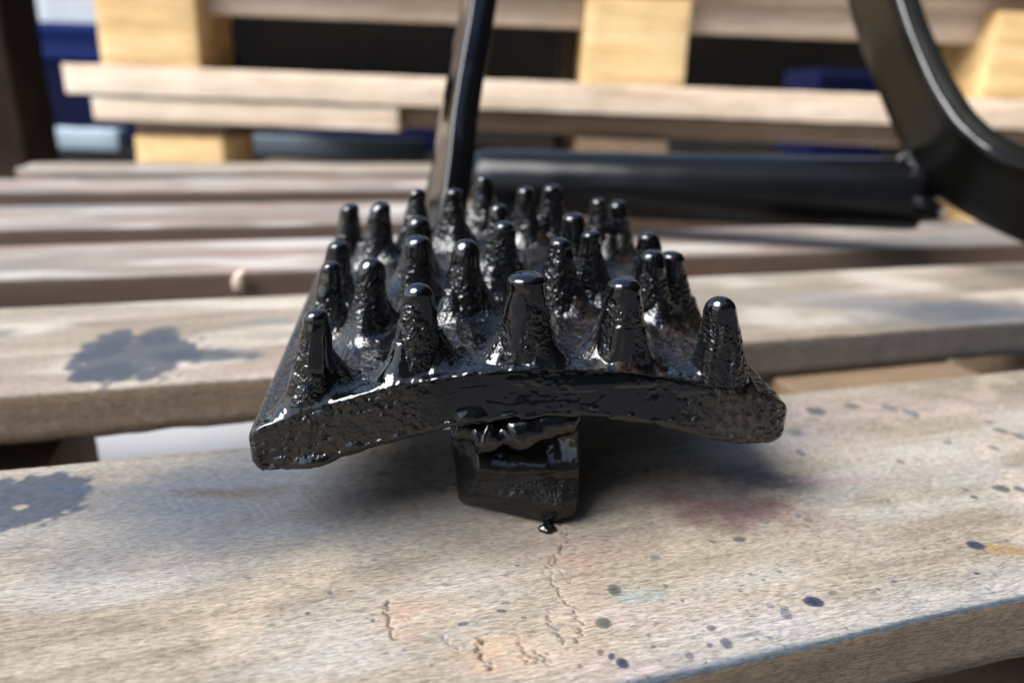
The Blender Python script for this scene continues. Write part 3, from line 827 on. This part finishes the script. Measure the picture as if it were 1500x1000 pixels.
# --- spikes: rough cast cones with paint gathered on the tips
for s in spikes:
    k = s['k']
    na, nh = (112, 124) if s['bl'] < .05 else (80, 90)
    th = np.linspace(0, 2 * math.pi, na, endpoint=False)
    h0 = -.004
    rt = .0029 * (1 + .13 * rs.normal()); rb = .0064 * (1 + .07 * rs.normal())
    rt = float(np.clip(rt, .0024, .0037)); rb = float(np.clip(rb, .0056, .0070))
    pw = 2.0 + 1.3 * rs.random()
    if k == 2: rt, rb, pw = .0040, .0069, 5.0
    if k == 3: rt, rb, pw = .0037, .0066, 4.0
    if k in (9, 10, 15): rt, rb = .0031, .0062
    Hh = s['h']
    zt = np.concatenate([np.linspace(h0, Hh - rt, nh - 16, endpoint=False), Hh - rt + rt * np.sin(np.linspace(0, hp, 16))])
    rz = np.where(zt <= Hh - rt, rb + (rt - rb) * np.clip(zt / (Hh - rt), -.3, 1) ** 1 , 0)
    t_ = np.clip(zt / (Hh - rt), 0, 1)
    rz = np.where(zt <= Hh - rt, rb + (rt * 1.02 - rb) * (t_ ** .92) + (.0007 if k < 5 else .0014) * np.exp(-np.clip(zt, 0, 1) / .0028), rt * np.clip(1 - np.clip((zt - Hh + rt) / rt, 0, 1) ** pw, 0, 1) ** (1 / 2.0))
    rz[-1] = 1e-5
    TH, ZZ = np.meshgrid(th, zt); RR = np.repeat(rz[:, None], na, 1)
    bumps = 1 + .05 * np.sin(TH * 2 + k) + .03 * np.sin(TH * 3 + 1.7 * k)
    RR = RR * (1 + (bumps - 1) * np.clip(1 - (ZZ - Hh * .6) / (Hh * .4), 0, 1))
    x = RR * np.cos(TH); y = RR * np.sin(TH); z = ZZ.copy()
    lean = (s['u'] - s['bu']); leany = s['l'] - s['bl']
    tz = np.clip(z / Hh, 0, 1)
    x = x + lean * tz; y = y + leany * tz
    Vs = np.stack([x, y, z], -1).reshape(-1, 3)
    cap_h = Hh * float(np.clip(.78 + .09 * rs.normal(), .58, .9))
    drip_a = rs.choice([-.5, .3, -1.2, -2.2]) if k not in (0,) else -.3
    # paint reaches lower on the drip side
    lim = cap_h - (.001 + .005 * rs.random()) * np.exp(-((np.angle(np.exp(1j * (TH - drip_a)))) / .7) ** 2) + .0009 * np.sin(TH * 3 + k) + (.0012 * (vnoise(Vs * 400 + k) - .5)).reshape(TH.shape)
    if k == 0: lim = lim - np.where(np.cos(TH + .3) > .1, .008, 0)
    if k in (2, 3): lim = lim - .001
    pl = sstep(-.0007, .0007, ZZ - lim).ravel()
    foot = (1 - sstep(.0005, .0045, ZZ.ravel() - .0015 * (vnoise(Vs * 200) - .5))) * np.clip(-np.sin(TH.ravel()) * .8 + .2, 0, 1)
    pl = np.maximum(pl, foot * .35)
    if k in (2, 3): pl = np.maximum(pl, sstep(.42, .58, vnoise(Vs * [380, 380, 150] + k)) * .95)
    nrm = np.stack([np.cos(TH), np.sin(TH), np.full_like(TH, .22)], -1).reshape(-1, 3)
    am = (1 - pl)
    d = am * ((fbm(Vs * 820 + k * 13, 3) - .5) * .00052 + (fbm(Vs * 1350 + k * 7, 2) - .5) * .00040) + (fbm(Vs * 190 + k * 5, 2) - .5) * .0010
    d = d + pl * .00022
    d[TH.ravel().size - na:] = 0
    Vs = Vs + nrm * d[:, None]
    mk = .35 * float(sstep(-.030, -.012, s['bu']) * (1 - sstep(.034, .050, s['bu'])))
    yc = .0008 + .0037 * mk + np.where(Vs[:, 2] < .0008, .0018, 0) - s['bl'] + (fbm(Vs * [260, 0, 160] + k, 3) - .5) * .0007   # front row stands flush with the cut front face
    Vs[:, 1] = np.where(Vs[:, 1] < yc, yc + (Vs[:, 1] - yc) * .38 + (Vs[:, 1] < yc) * (vnoise(Vs * [900, 0, 160] + k * 3) - .5) * .0007, Vs[:, 1])
    Fs = grid_faces(nh, na, wrap_v=True)
    Vs = np.vstack([Vs, [[lean, leany, Hh + .00005]]])
    pl = np.append(pl, 1)
    o = mesh('spike', Vs, Fs, M_paint, plate, loc=(s['bu'], s['bl'], float(top_z(s['bu'])) - (.0006 if k else .0006)), attrs={'pool': np.clip(pl, 0, 1)})

# --- foot lug under the plate
def patch(name, pts_grid, nu, nv, m, parent, noise=.0003, pool=None, smooth=True, sc=500, nrm=None):
    """bilinear/bicubic patch through a small grid of control points (tool coordinates)"""
    G = np.array(pts_grid, float)
    gu, gv = G.shape[0], G.shape[1]
    def interp(Gx, n, ax):
        g = Gx.shape[ax]
        t = np.linspace(0, g - 1, n)
        i = np.clip(t.astype(int), 0, g - 2); f = t - i
        def tk(j): return np.take(Gx, np.clip(j, 0, g - 1), axis=ax)
        sh = [1] * Gx.ndim; sh[ax] = n; f = f.reshape(sh)
        p0, p1, p2, p3 = tk(i - 1), tk(i), tk(i + 1), tk(i + 2)
        if not smooth: return p1 * (1 - f) + p2 * f
        return .5 * ((2 * p1) + (-p0 + p2) * f + (2 * p0 - 5 * p1 + 4 * p2 - p3) * f ** 2 + (-p0 + 3 * p1 - 3 * p2 + p3) * f ** 3)
    Pn = interp(interp(G, nu, 0), nv, 1)
    V = Pn.reshape(-1, 3)
    nn = np.array(nrm if nrm is not None else (0, -1, 0.0))
    V = V + ((fbm(V * sc + 5, 3) - .5) * 2 * noise)[:, None] * nn
    return V, Pn

def lug_mesh():
    # outline corners in tool coordinates
    p0 = tl(CAMP)
    def onplane(px, py, yy):
        r = ray(px, py) @ R_MAT; t = (yy - p0[1]) / r[1]; return p0 + r * t
    FB, BR = tl(deck(672, 734)), tl(deck(838, 759))
    BM = tl(deck(806, 766))
    r1, r2 = onplane(700, 692, .0012), onplane(850, 694, .0005)
    t1, t2 = onplane(697, 655, .0030), onplane(850, 628, .0020)
    fl_t = onplane(656, 628, .0115)
    fl_m = onplane(663, 690, .0113)
    D = .062
    # rows: top of front, ridge, bottom; columns along
    cols = 7
    rows = []
    def lerp(a, b, t): return a + (b - a) * t
    def brow(t):
        return lerp(FB, BM, t / .8) if t < .8 else lerp(BM, BR, (t - .8) / .2)
    grid = []
    for t in np.linspace(0, 1, cols):
        top, rid, bot = lerp(t1, t2, t), lerp(r1, r2, t), brow(t)
        top = top + np.array([0, .0030 * math.sin(math.pi * t) + .002, 0.0075])
        mid = lerp(top, rid, .6) + np.array([0, .0034 * min(1.0, math.sin(math.pi * t) * 1.5) + .0004, 0])
        rid0 = rid + np.array([0, -.0002, .0009])
        c = [top, mid, rid0, rid + np.array([0, .0001, -.0010]), lerp(rid, bot, .5) + np.array([0, -.0030, -.0006]), lerp(rid, bot, .88) + np.array([0, -.0017, -.0003]), bot + np.array([0, .0009, .0002]), bot + np.array([0, .006, .0004])]
        grid.append(c)
    Gf = np.array(grid)
    left = np.array([[fl_t + [0, 0, .003], lerp(fl_t, fl_m, .4), fl_m, lerp(fl_m, FB, .3), lerp(fl_m, FB, .6), lerp(fl_m, FB, .88), FB + [0, .0006, .0002], FB + [0, .006, .0004]]])
    dl = [left[0] + np.array([-.001, D, .004]) ]
    rt = [Gf[-1] + np.array([.0006, .004, 0]), Gf[-1] + np.array([.0008, D, .004])]
    allc = np.concatenate([np.array(dl), left, (left + Gf[:1]) / 2, Gf, np.array(rt)], 0)
    # keep creases: double the corner columns
    return allc
G = lug_mesh()
nu, nv = 230, 110
def resamp(G, nu, nv):
    # piecewise linear along columns (crisp corners), smooth down the rows
    gu = G.shape[0]
    seg = [3] + [14, 14] + [26] * 6 + [4, 8]
    cu = []
    for i in range(gu - 1):
        n = seg[i] if i < len(seg) else 8
        for f in np.linspace(0, 1, n, endpoint=False): cu.append(G[i] * (1 - f) + G[i + 1] * f)
    cu.append(G[-1])
    cu = np.array(cu)
    g = cu.shape[1]; rowsn = [16, 18, 6, 16, 12, 6, 5]
    out = []
    for i in range(g - 1):
        for f in np.linspace(0, 1, rowsn[i], endpoint=False): out.append(cu[:, i] * (1 - f) + cu[:, i + 1] * f)
    out.append(cu[:, -1])
    return np.stack(out, 1)
Pn = resamp(G, nu, nv)
V = Pn.reshape(-1, 3)
# local smoothing keeps corners from being razor sharp
def smooth_grid(A, it):
    for _ in range(it):
        B = A.copy()
        B[1:-1] = (A[:-2] + 2 * A[1:-1] + A[2:]) / 4
        A = B
        B = A.copy()
        B[:, 1:-1] = (A[:, :-2] + 2 * A[:, 1:-1] + A[:, 2:]) / 4
        A = B
    return A
Pn = smooth_grid(Pn, 9)
V = Pn.reshape(-1, 3)
row = np.tile(np.linspace(0, 1, Pn.shape[1])[None], (Pn.shape[0], 1)).ravel()
upper = 1 - sstep(.46, .56, row)
V = V + np.array([0, -1, 0]) * ((upper * ((fbm(V * [150, 150, 190] + 5, 2) - .5) * .0013 + (fbm(V * 420, 2) - .5) * .0008)
     + (1 - upper) * ((fbm(V * [60, 100, 1300], 3) - .5) * .00055 + (fbm(V * [160, 160, 260], 2) - .5) * .0008)))[:, None]
lp = np.clip(upper * .95 + .12, 0, 1)
lug = mesh('foot_lug', V, grid_faces(Pn.shape[0], Pn.shape[1], flip=False), M_scuff, tool, attrs={'pool': lp})
# weld between plate and lug
p0 = tl(CAMP)
def onplane(px, py, yy):
    r = ray(px, py) @ R_MAT; t = (yy - p0[1]) / r[1]; return p0 + r * t
def weld_bead(path, r, seed, nm='weld_bead', mat=None, rough=.7):
    path = [np.array(p) for p in path]
    n = 60; t = np.linspace(0, len(path) - 1, n)
    i = np.clip(t.astype(int), 0, len(path) - 2); f = (t - i)[:, None]
    PP = np.array(path); c = PP[i] * (1 - f) + PP[i + 1] * f
    for _ in range(6): c[1:-1] = (c[:-2] + 2 * c[1:-1] + c[2:]) / 4
    tan = np.gradient(c, axis=0); tan /= np.linalg.norm(tan, axis=1, keepdims=True)
    up = np.array([0, 0.2, 1.0]); a = np.cross(tan, up); a /= np.linalg.norm(a, axis=1, keepdims=True); b = np.cross(a, tan)
    th = np.linspace(0, 2 * math.pi, 28, endpoint=False)
    rads = r * (1 + .5 * (fbm(np.stack([np.linspace(0, 7, n), np.full(n, seed * 1.0), np.zeros(n)], 1), 2) - .5) * 2) * np.sqrt(np.clip(1 - np.linspace(-1, 1, n) ** 8, .02, 1))
    Vw = c[:, None] + rads[:, None, None] * (a[:, None] * np.cos(th)[None, :, None] + b[:, None] * np.sin(th)[None, :, None])
    Vw = Vw.reshape(-1, 3)
    Vw += (np.stack([fbm(Vw * 330 + seed + q * 5, 3) for q in range(3)], 1) - .5) * r * rough
    return mesh(nm, Vw, grid_faces(n, 28, wrap_v=True), mat or M_paint, tool, attrs={'pool': np.full(len(Vw), .92)})
weld_bead([onplane(664, 622, .0052), onplane(700, 632, .0040), onplane(725, 640, .0036), onplane(760, 628, .0040), onplane(810, 614, .0042), onplane(850, 610, .0050)], .0041, 3, rough=.4)

# --- frame bars behind the plate
def rod(name, a, b, r, m, n=48, seed=0, seg=40, flat=None):
    a, b = tl(a), tl(b)
    d = b - a; Ln = np.linalg.norm(d); d /= Ln
    s_ = np.cross(d, [0, 0, 1]); s_ /= np.linalg.norm(s_); t_ = np.cross(s_, d)
    th = np.linspace(0, 2 * math.pi, n, endpoint=False)
    tt_ = np.linspace(0, Ln, seg)
    rads = np.full(seg, r)
    c = a[None] + tt_[:, None] * d[None]
    # closed, slightly rounded ends
    c = np.vstack([a, a + d * .0002, c[1:-1], b - d * .0002, b]); rads = np.concatenate([[1e-5, r * .96], rads[1:-1], [r * .96, 1e-5]])
    V = c[:, None] + rads[:, None, None] * (s_[None, None] * np.cos(th)[None, :, None] + t_[None, None] * np.sin(th)[None, :, None])
    V = V.reshape(-1, 3); V += (np.stack([fbm(V * 60 + seed + q, 2) for q in range(3)], 1) - .5) * .0008
    return mesh(name, V, grid_faces(len(c), n, wrap_v=True), m, tool)
rod('cross_tube', at(700, 266, .555), at(1345, 285, .492), .0236, M_tube, seed=4)

def sweep_bar(name, near, far, thick, m, n=70, rnd=.2):
    """flat bar: near and far long edges given (world), thickness to the right"""
    def res(P_):
        P_ = np.array(P_); t = np.linspace(0, len(P_) - 1, n); i = np.clip(t.astype(int), 0, len(P_) - 2); f = (t - i)[:, None]
        c = P_[i] * (1 - f) + P_[i + 1] * f
        for _ in range(14): c[1:-1] = (c[:-2] + 2 * c[1:-1] + c[2:]) / 4
        return c
    A, B = res(near), res(far)
    tan = np.gradient(A, axis=0); wv = B - A
    nn = np.cross(tan, wv); nn /= np.linalg.norm(nn, axis=1, keepdims=True)
    if nn[0][0] < 0: nn = -nn
    r = thick * rnd; wn = wv / np.linalg.norm(wv, axis=1, keepdims=True)
    ring = [A + nn * r, A + wn * r * .3 + nn * r * .3, A + wn * r]
    for f in (.25, .5, .75): ring.append(A * (1 - f) + B * f)
    ring += [B - wn * r, B - wn * r * .3 + nn * r * .3, B + nn * r, B + nn * (thick - r), B - wn * r * .3 + nn * (thick - .3 * r), B - wn * r + nn * thick]
    for f in (.75, .5, .25): ring.append(A * (1 - f) + B * f + nn * thick)
    ring += [A + wn * r + nn * thick, A + wn * r * .3 + nn * (thick - .3 * r), A + nn * (thick - r)]
    V = np.stack(ring, 1); k = V.shape[1]
    V = ((V.reshape(-1, 3)) - O_) @ R_MAT
    V += (np.stack([fbm(V * 50 + q, 2) for q in range(3)], 1) - .5) * .0007
    return mesh(name, V, capped(grid_faces(n, k, wrap_v=True), n, k), m, tool)
# upright flat bar at the back of the plate
sweep_bar('upright_bar', [at(646, 345, .314), at(650, 290, .318), at(657, 235, .320), at(662, 180, .322), at(671, 118, .326), at(684, 50, .328), at(694, -20, .33), at(702, -90, .33)],
          [at(617, 340, .348), at(620, 288, .352), at(636, 235, .354), at(642, 175, .356), at(655, 112, .358), at(667, 50, .36), at(678, -20, .362), at(684, -90, .364)], .0115, M_gloss, rnd=.07)
# flat spine under the plate, joining lug, upright and cross tube
q0, q1 = np.array([-.003, .058, .016]), tl(at(722, 300, .535))
n_ = 24
cc = q0 + (q1 - q0) * np.linspace(0, 1, n_)[:, None]
ring = np.array([(-.014, -.004), (-.013, -.005), (.013, -.005), (.014, -.004), (.014, .004), (.013, .005), (-.013, .005), (-.014, .004)])
Vp = np.stack([cc[:, None, 0] + ring[None, :, 0], np.repeat(cc[:, None, 1], 8, 1), cc[:, None, 2] + ring[None, :, 1]], -1).reshape(-1, 3)
Vp += (fbm(Vp * 120, 2) - .5)[:, None] * .0006
mesh('spine_bar', Vp, capped(grid_faces(n_, 8, wrap_v=True), n_, 8), M_gloss, tool)
# bent flat bar at the right
sweep_bar('bent_bar', [at(1300, -90, .45), at(1314, -10, .44), at(1336, 55, .43), at(1366, 125, .42), at(1402, 182, .41), at(1445, 220, .40), at(1510, 248, .39), at(1640, 285, .375)],
          [at(1225, -90, .56), at(1238, -10, .55), at(1256, 60, .54), at(1283, 130, .53), at(1312, 200, .51), at(1350, 272, .485), at(1420, 322, .46), at(1560, 385, .43)], .0105, M_strip, rnd=.07)
rim = [tl(at(x, y, d)) for x, y, d in ((1300, -90, .449), (1314, -10, .439), (1336, 55, .429), (1366, 125, .419), (1402, 182, .409), (1445, 220, .399), (1510, 248, .389), (1640, 285, .374))]
weld_bead(rim, .0021, 31, 'rim', M_gloss, .1)  # glossy strip added along the bent bar's near edge to carry a highlight
weld_bead([tl(at(1316, 232, .492)), tl(at(1340, 255, .485)), tl(at(1352, 285, .482)), tl(at(1345, 318, .480))], .0120, 21, 'weld_bead', M_tube, .45)

# ------------------------------------------------------------------ small things on the pallet
def blob_mesh(r, sz, seed, flat=.5, n=40):
    th = np.linspace(0, math.pi, n // 2); ph = np.linspace(0, 2 * math.pi, n, endpoint=False)
    T_, P_ = np.meshgrid(th, ph, indexing='ij')
    V = np.stack([np.sin(T_) * np.cos(P_) * sz[0], np.sin(T_) * np.sin(P_) * sz[1], np.cos(T_) * sz[2]], -1).reshape(-1, 3)
    nz = (fbm(V / max(sz) * 1.6 + seed, 3) - .5) * r
    V = V * (1 + nz[:, None])
    return V, grid_faces(n // 2, n, wrap_v=True, flip=True)
V1, F1 = blob_mesh(.6, (.0020, .0016, .0010), 3)
V2, F2 = blob_mesh(.5, (.0010, .0026, .0007), 8)
q = deck(803, 766); q2 = deck(802, 776)
V2 = V2 + [0, (q - q2)[1] * .9, .0002]
o = mesh('paint_drip', np.vstack([V1, V2]), np.vstack([F1, F2 + len(V1)]), M_gloss, loc=tuple(q2 + [0, 0, .0004]))
o['label'] = 'small black blob of dripped paint on the board just below the foot lug'; o['category'] = 'paint drip'
V1, F1 = blob_mesh(1.0, (.0036, .0015, .0062), 5)
o = mesh('wood_chip', V1, F1, M_pale, loc=tuple(CAMP + ray(351, 411) * (.4165 / (ray(351, 411)[:2] @ UN))), rot=(.1, .35, .3))
o['label'] = 'small pale chip stuck against the edge of the third pallet board'; o['category'] = 'chip'

# ------------------------------------------------------------------ stacked pallets behind
D0 = 1.12
PA, PB = at(90, 93, D0), at(1290, 139, D0)
sx = (PB - PA) / np.linalg.norm(PB - PA)
sy = np.array([-sx[1], sx[0], 0]); sy /= np.linalg.norm(sy); sz = np.cross(sx, sy)
SM = Matrix([[sx[0], sy[0], sz[0]], [sx[1], sy[1], sz[1]], [sx[2], sy[2], sz[2]]]).to_4x4()
PXM = D0 / F_PX
def stack_thing(name, label, x, dz):
    t = thing(name, label, 'pallet', group='stacked pallets behind')
    t.matrix_world = Matrix.Translation(Vector(PA)) @ SM @ Matrix.Translation((0, 0, dz))
    return t
up = stack_thing('wooden_pallet', 'upper stacked wooden pallet with bright yellow pine blocks in the background', 0, 0)
lo_ = stack_thing('wooden_pallet', 'lower stacked wooden pallet behind the deck, directly under the upper one', 0, -.046)
# upper pallet (z = 0 is the top of its bottom board)
def sb(nm, parent, x0, x1, y0, y1, z0, z1, m, seed, label=None):
    return part_box(nm, x0 * PXM, x1 * PXM, y0, y1, z0, z1, m, parent, seed, .02, label, .0012)
sb('bottom_board', up, 0, 1620, 0, .11, -.0425, 0, M_pale, 101)
for j, ya in enumerate((.008, .39, .75)):
    for i, (xa, xb, m) in enumerate(((55, 200, M_fresh), (764, 913, M_fresh), (1352, 1500, M_fresh))):
        if j and i != 1: continue
        mm = m if j == 0 else M_brown  # inner blocks in darker brown: shade inside the stack put into the colour
        sb('block', up, xa, xb, ya, ya + .145, .0005, .122, mm, 110 + j * 5 + i)
sb('stringer_board', up, 20, 1620, .045, .15, .1225, .148, M_pale, 120)
sb('stringer_board', up, 201, 763, .048, .075, .0805, .1215, M_pale, 121, 'plank set back between the blocks')
sb('stringer_board', up, 914, 1351, .048, .075, .0795, .1215, M_pale, 122, 'plank set back between the blocks')
for k, ya in enumerate((0.0, .17, .33, .5, .67, .83)):
    sb('deck_board', up, 0, 1620, ya, ya + .155, .1485, .171, M_pale, 123 + k)
for k, ya in enumerate((.385, .75)):
    sb('bottom_board', up, 0, 1620, ya, ya + .13, -.0425, 0, M_brown, 131 + k)
# lower pallet: its z=0 sits .046 under the upper one's
sb('deck_board', lo_, 34, 492, .004, .11, -.0345, -.0005, M_pale, 140, 'pale front board broken off short')
sb('deck_board', lo_, 494, 1620, .028, .11, -.030, -.0005, M_brown, 141, 'brown front board set back')  # brown tone carries the shade of its set-back place
for k, ya in enumerate((.17, .33, .5, .67, .83)):
    sb('deck_board', lo_, 34, 1620, ya, ya + .155, -.0305, -.0005, M_brown, 142 + k)
for i, (xa, xb) in enumerate(((88, 222), (762, 902), (1400, 1545))):
    sb('stringer_board', lo_, xa, xb, .02, .9, -.0565, -.035, M_under if i else M_brown, 150 + i)
    for j, ya in enumerate((.012, .39, .75)):
        if j and i != 1: continue
        sb('block', lo_, xa, xb, ya, ya + .145, -.170, -.057, M_fresh if j == 0 else M_brown, 155 + i * 4 + j)  # blocks farther in are coloured darker to look shaded
for k, ya in enumerate((0.005, .385, .75)):
    sb('bottom_board', lo_, 34, 1620, ya, ya + .11, -.195, -.1705, M_brown, 170 + k)
lo_bottom = float(PA[2]) - .046 - .195

# ------------------------------------------------------------------ things farther back
def crate(name, label, cat, px0, px1, py0, py1, depth, m, lidm=None, dy=.4):
    a, b = at(px0, py1, depth), at(px1, py0, depth)
    zb = FLOOR + .002
    wdt, hgt = b[0] - a[0], b[2] - zb
    t = thing(name, label, cat, ((a[0] + b[0]) / 2, (a[1] + b[1]) / 2 + dy / 2, zb), group='plastic crates behind the stack')
    th = .012
    for nm, x0, x1, y0, y1, z0, z1 in (('side_panel', -wdt / 2, wdt / 2, -dy / 2, -dy / 2 + th, 0, hgt), ('side_panel', -wdt / 2, wdt / 2, dy / 2 - th, dy / 2, 0, hgt),
                                       ('end_panel', -wdt / 2, -wdt / 2 + th, -dy / 2 + th + .001, dy / 2 - th - .001, 0, hgt), ('end_panel', wdt / 2 - th, wdt / 2, -dy / 2 + th + .001, dy / 2 - th - .001, 0, hgt),
                                       ('base_panel', -wdt / 2 + th + .001, wdt / 2 - th - .001, -dy / 2 + th + .001, dy / 2 - th - .001, .002, .014),
                                       ('rim', -wdt / 2 - .008, wdt / 2 + .008, -dy / 2 - .008, -dy / 2 - .0005, hgt - .045, hgt - .01)):
        part_box(nm, x0, x1, y0, y1, z0, z1, m if nm != 'rim' else (lidm or m), t, 5, .06)
    return t
crate('plastic_crate', 'navy blue plastic crate seen through the gap at the left of the stack', 'crate', -10, 300, 75, 240, 2.6, M_navy, M_blue)
crate('plastic_crate', 'bright blue plastic crate behind the stack, topmost at the left', 'crate', 55, 190, 38, 240, 2.9, M_blue, M_blue, .35)
crate('plastic_crate', 'dark blue plastic crate seen between the blocks of the lower pallet', 'crate', 330, 660, 150, 240, 2.7, M_navy, M_blue)
crate('plastic_crate', 'blue plastic crate behind the stack towards the right', 'crate', 1190, 1300, 105, 240, 2.9, M_navy, M_navy)
def simple(name, label, cat, lo, hi, m, seg=.05, r=.004):
    lo, hi = np.array(lo), np.array(hi)
    V, F_ = box_grid(*(hi - lo), seg=seg, r=r, rough=.002)
    o = mesh(name, V, F_, m, loc=tuple((lo + hi) / 2))
    o['label'] = label; o['category'] = cat
    if cat == 'channel': o['group'] = 'metal channels low behind the stack'
    return o
a, b = at(-70, 240, 1.5), at(47, 0, 1.5)
simple('timber_post', 'thick dark brown timber post at the far left edge', 'post', (a[0], a[1], FLOOR), (b[0], a[1] + .12, .9), M_darkwood)
a, b = at(62, 218, 2.2), at(176, 190, 2.2)
simple('metal_channel', 'short pale blue-grey metal channel low behind the stack, left of its yellow block', 'channel', (a[0], a[1], a[2]), (b[0], a[1] + .06, b[2]), M_grey)
a, b = at(335, 226, 2.1), at(622, 206, 2.1)
simple('metal_channel', 'dim blue-grey metal channel seen under the lower pallet, right of its yellow block', 'channel', (a[0], a[1], a[2]), (b[0], a[1] + .06, b[2]), M_dimgrey)
a, b = at(60, 45, 3.3), at(240, -60, 3.3)
simple('plastic_sheet', 'white plastic sheet hanging at the top left behind the crates', 'sheet', (a[0], a[1], a[2]), (b[0], a[1] + .01, b[2] + .35), M_white)
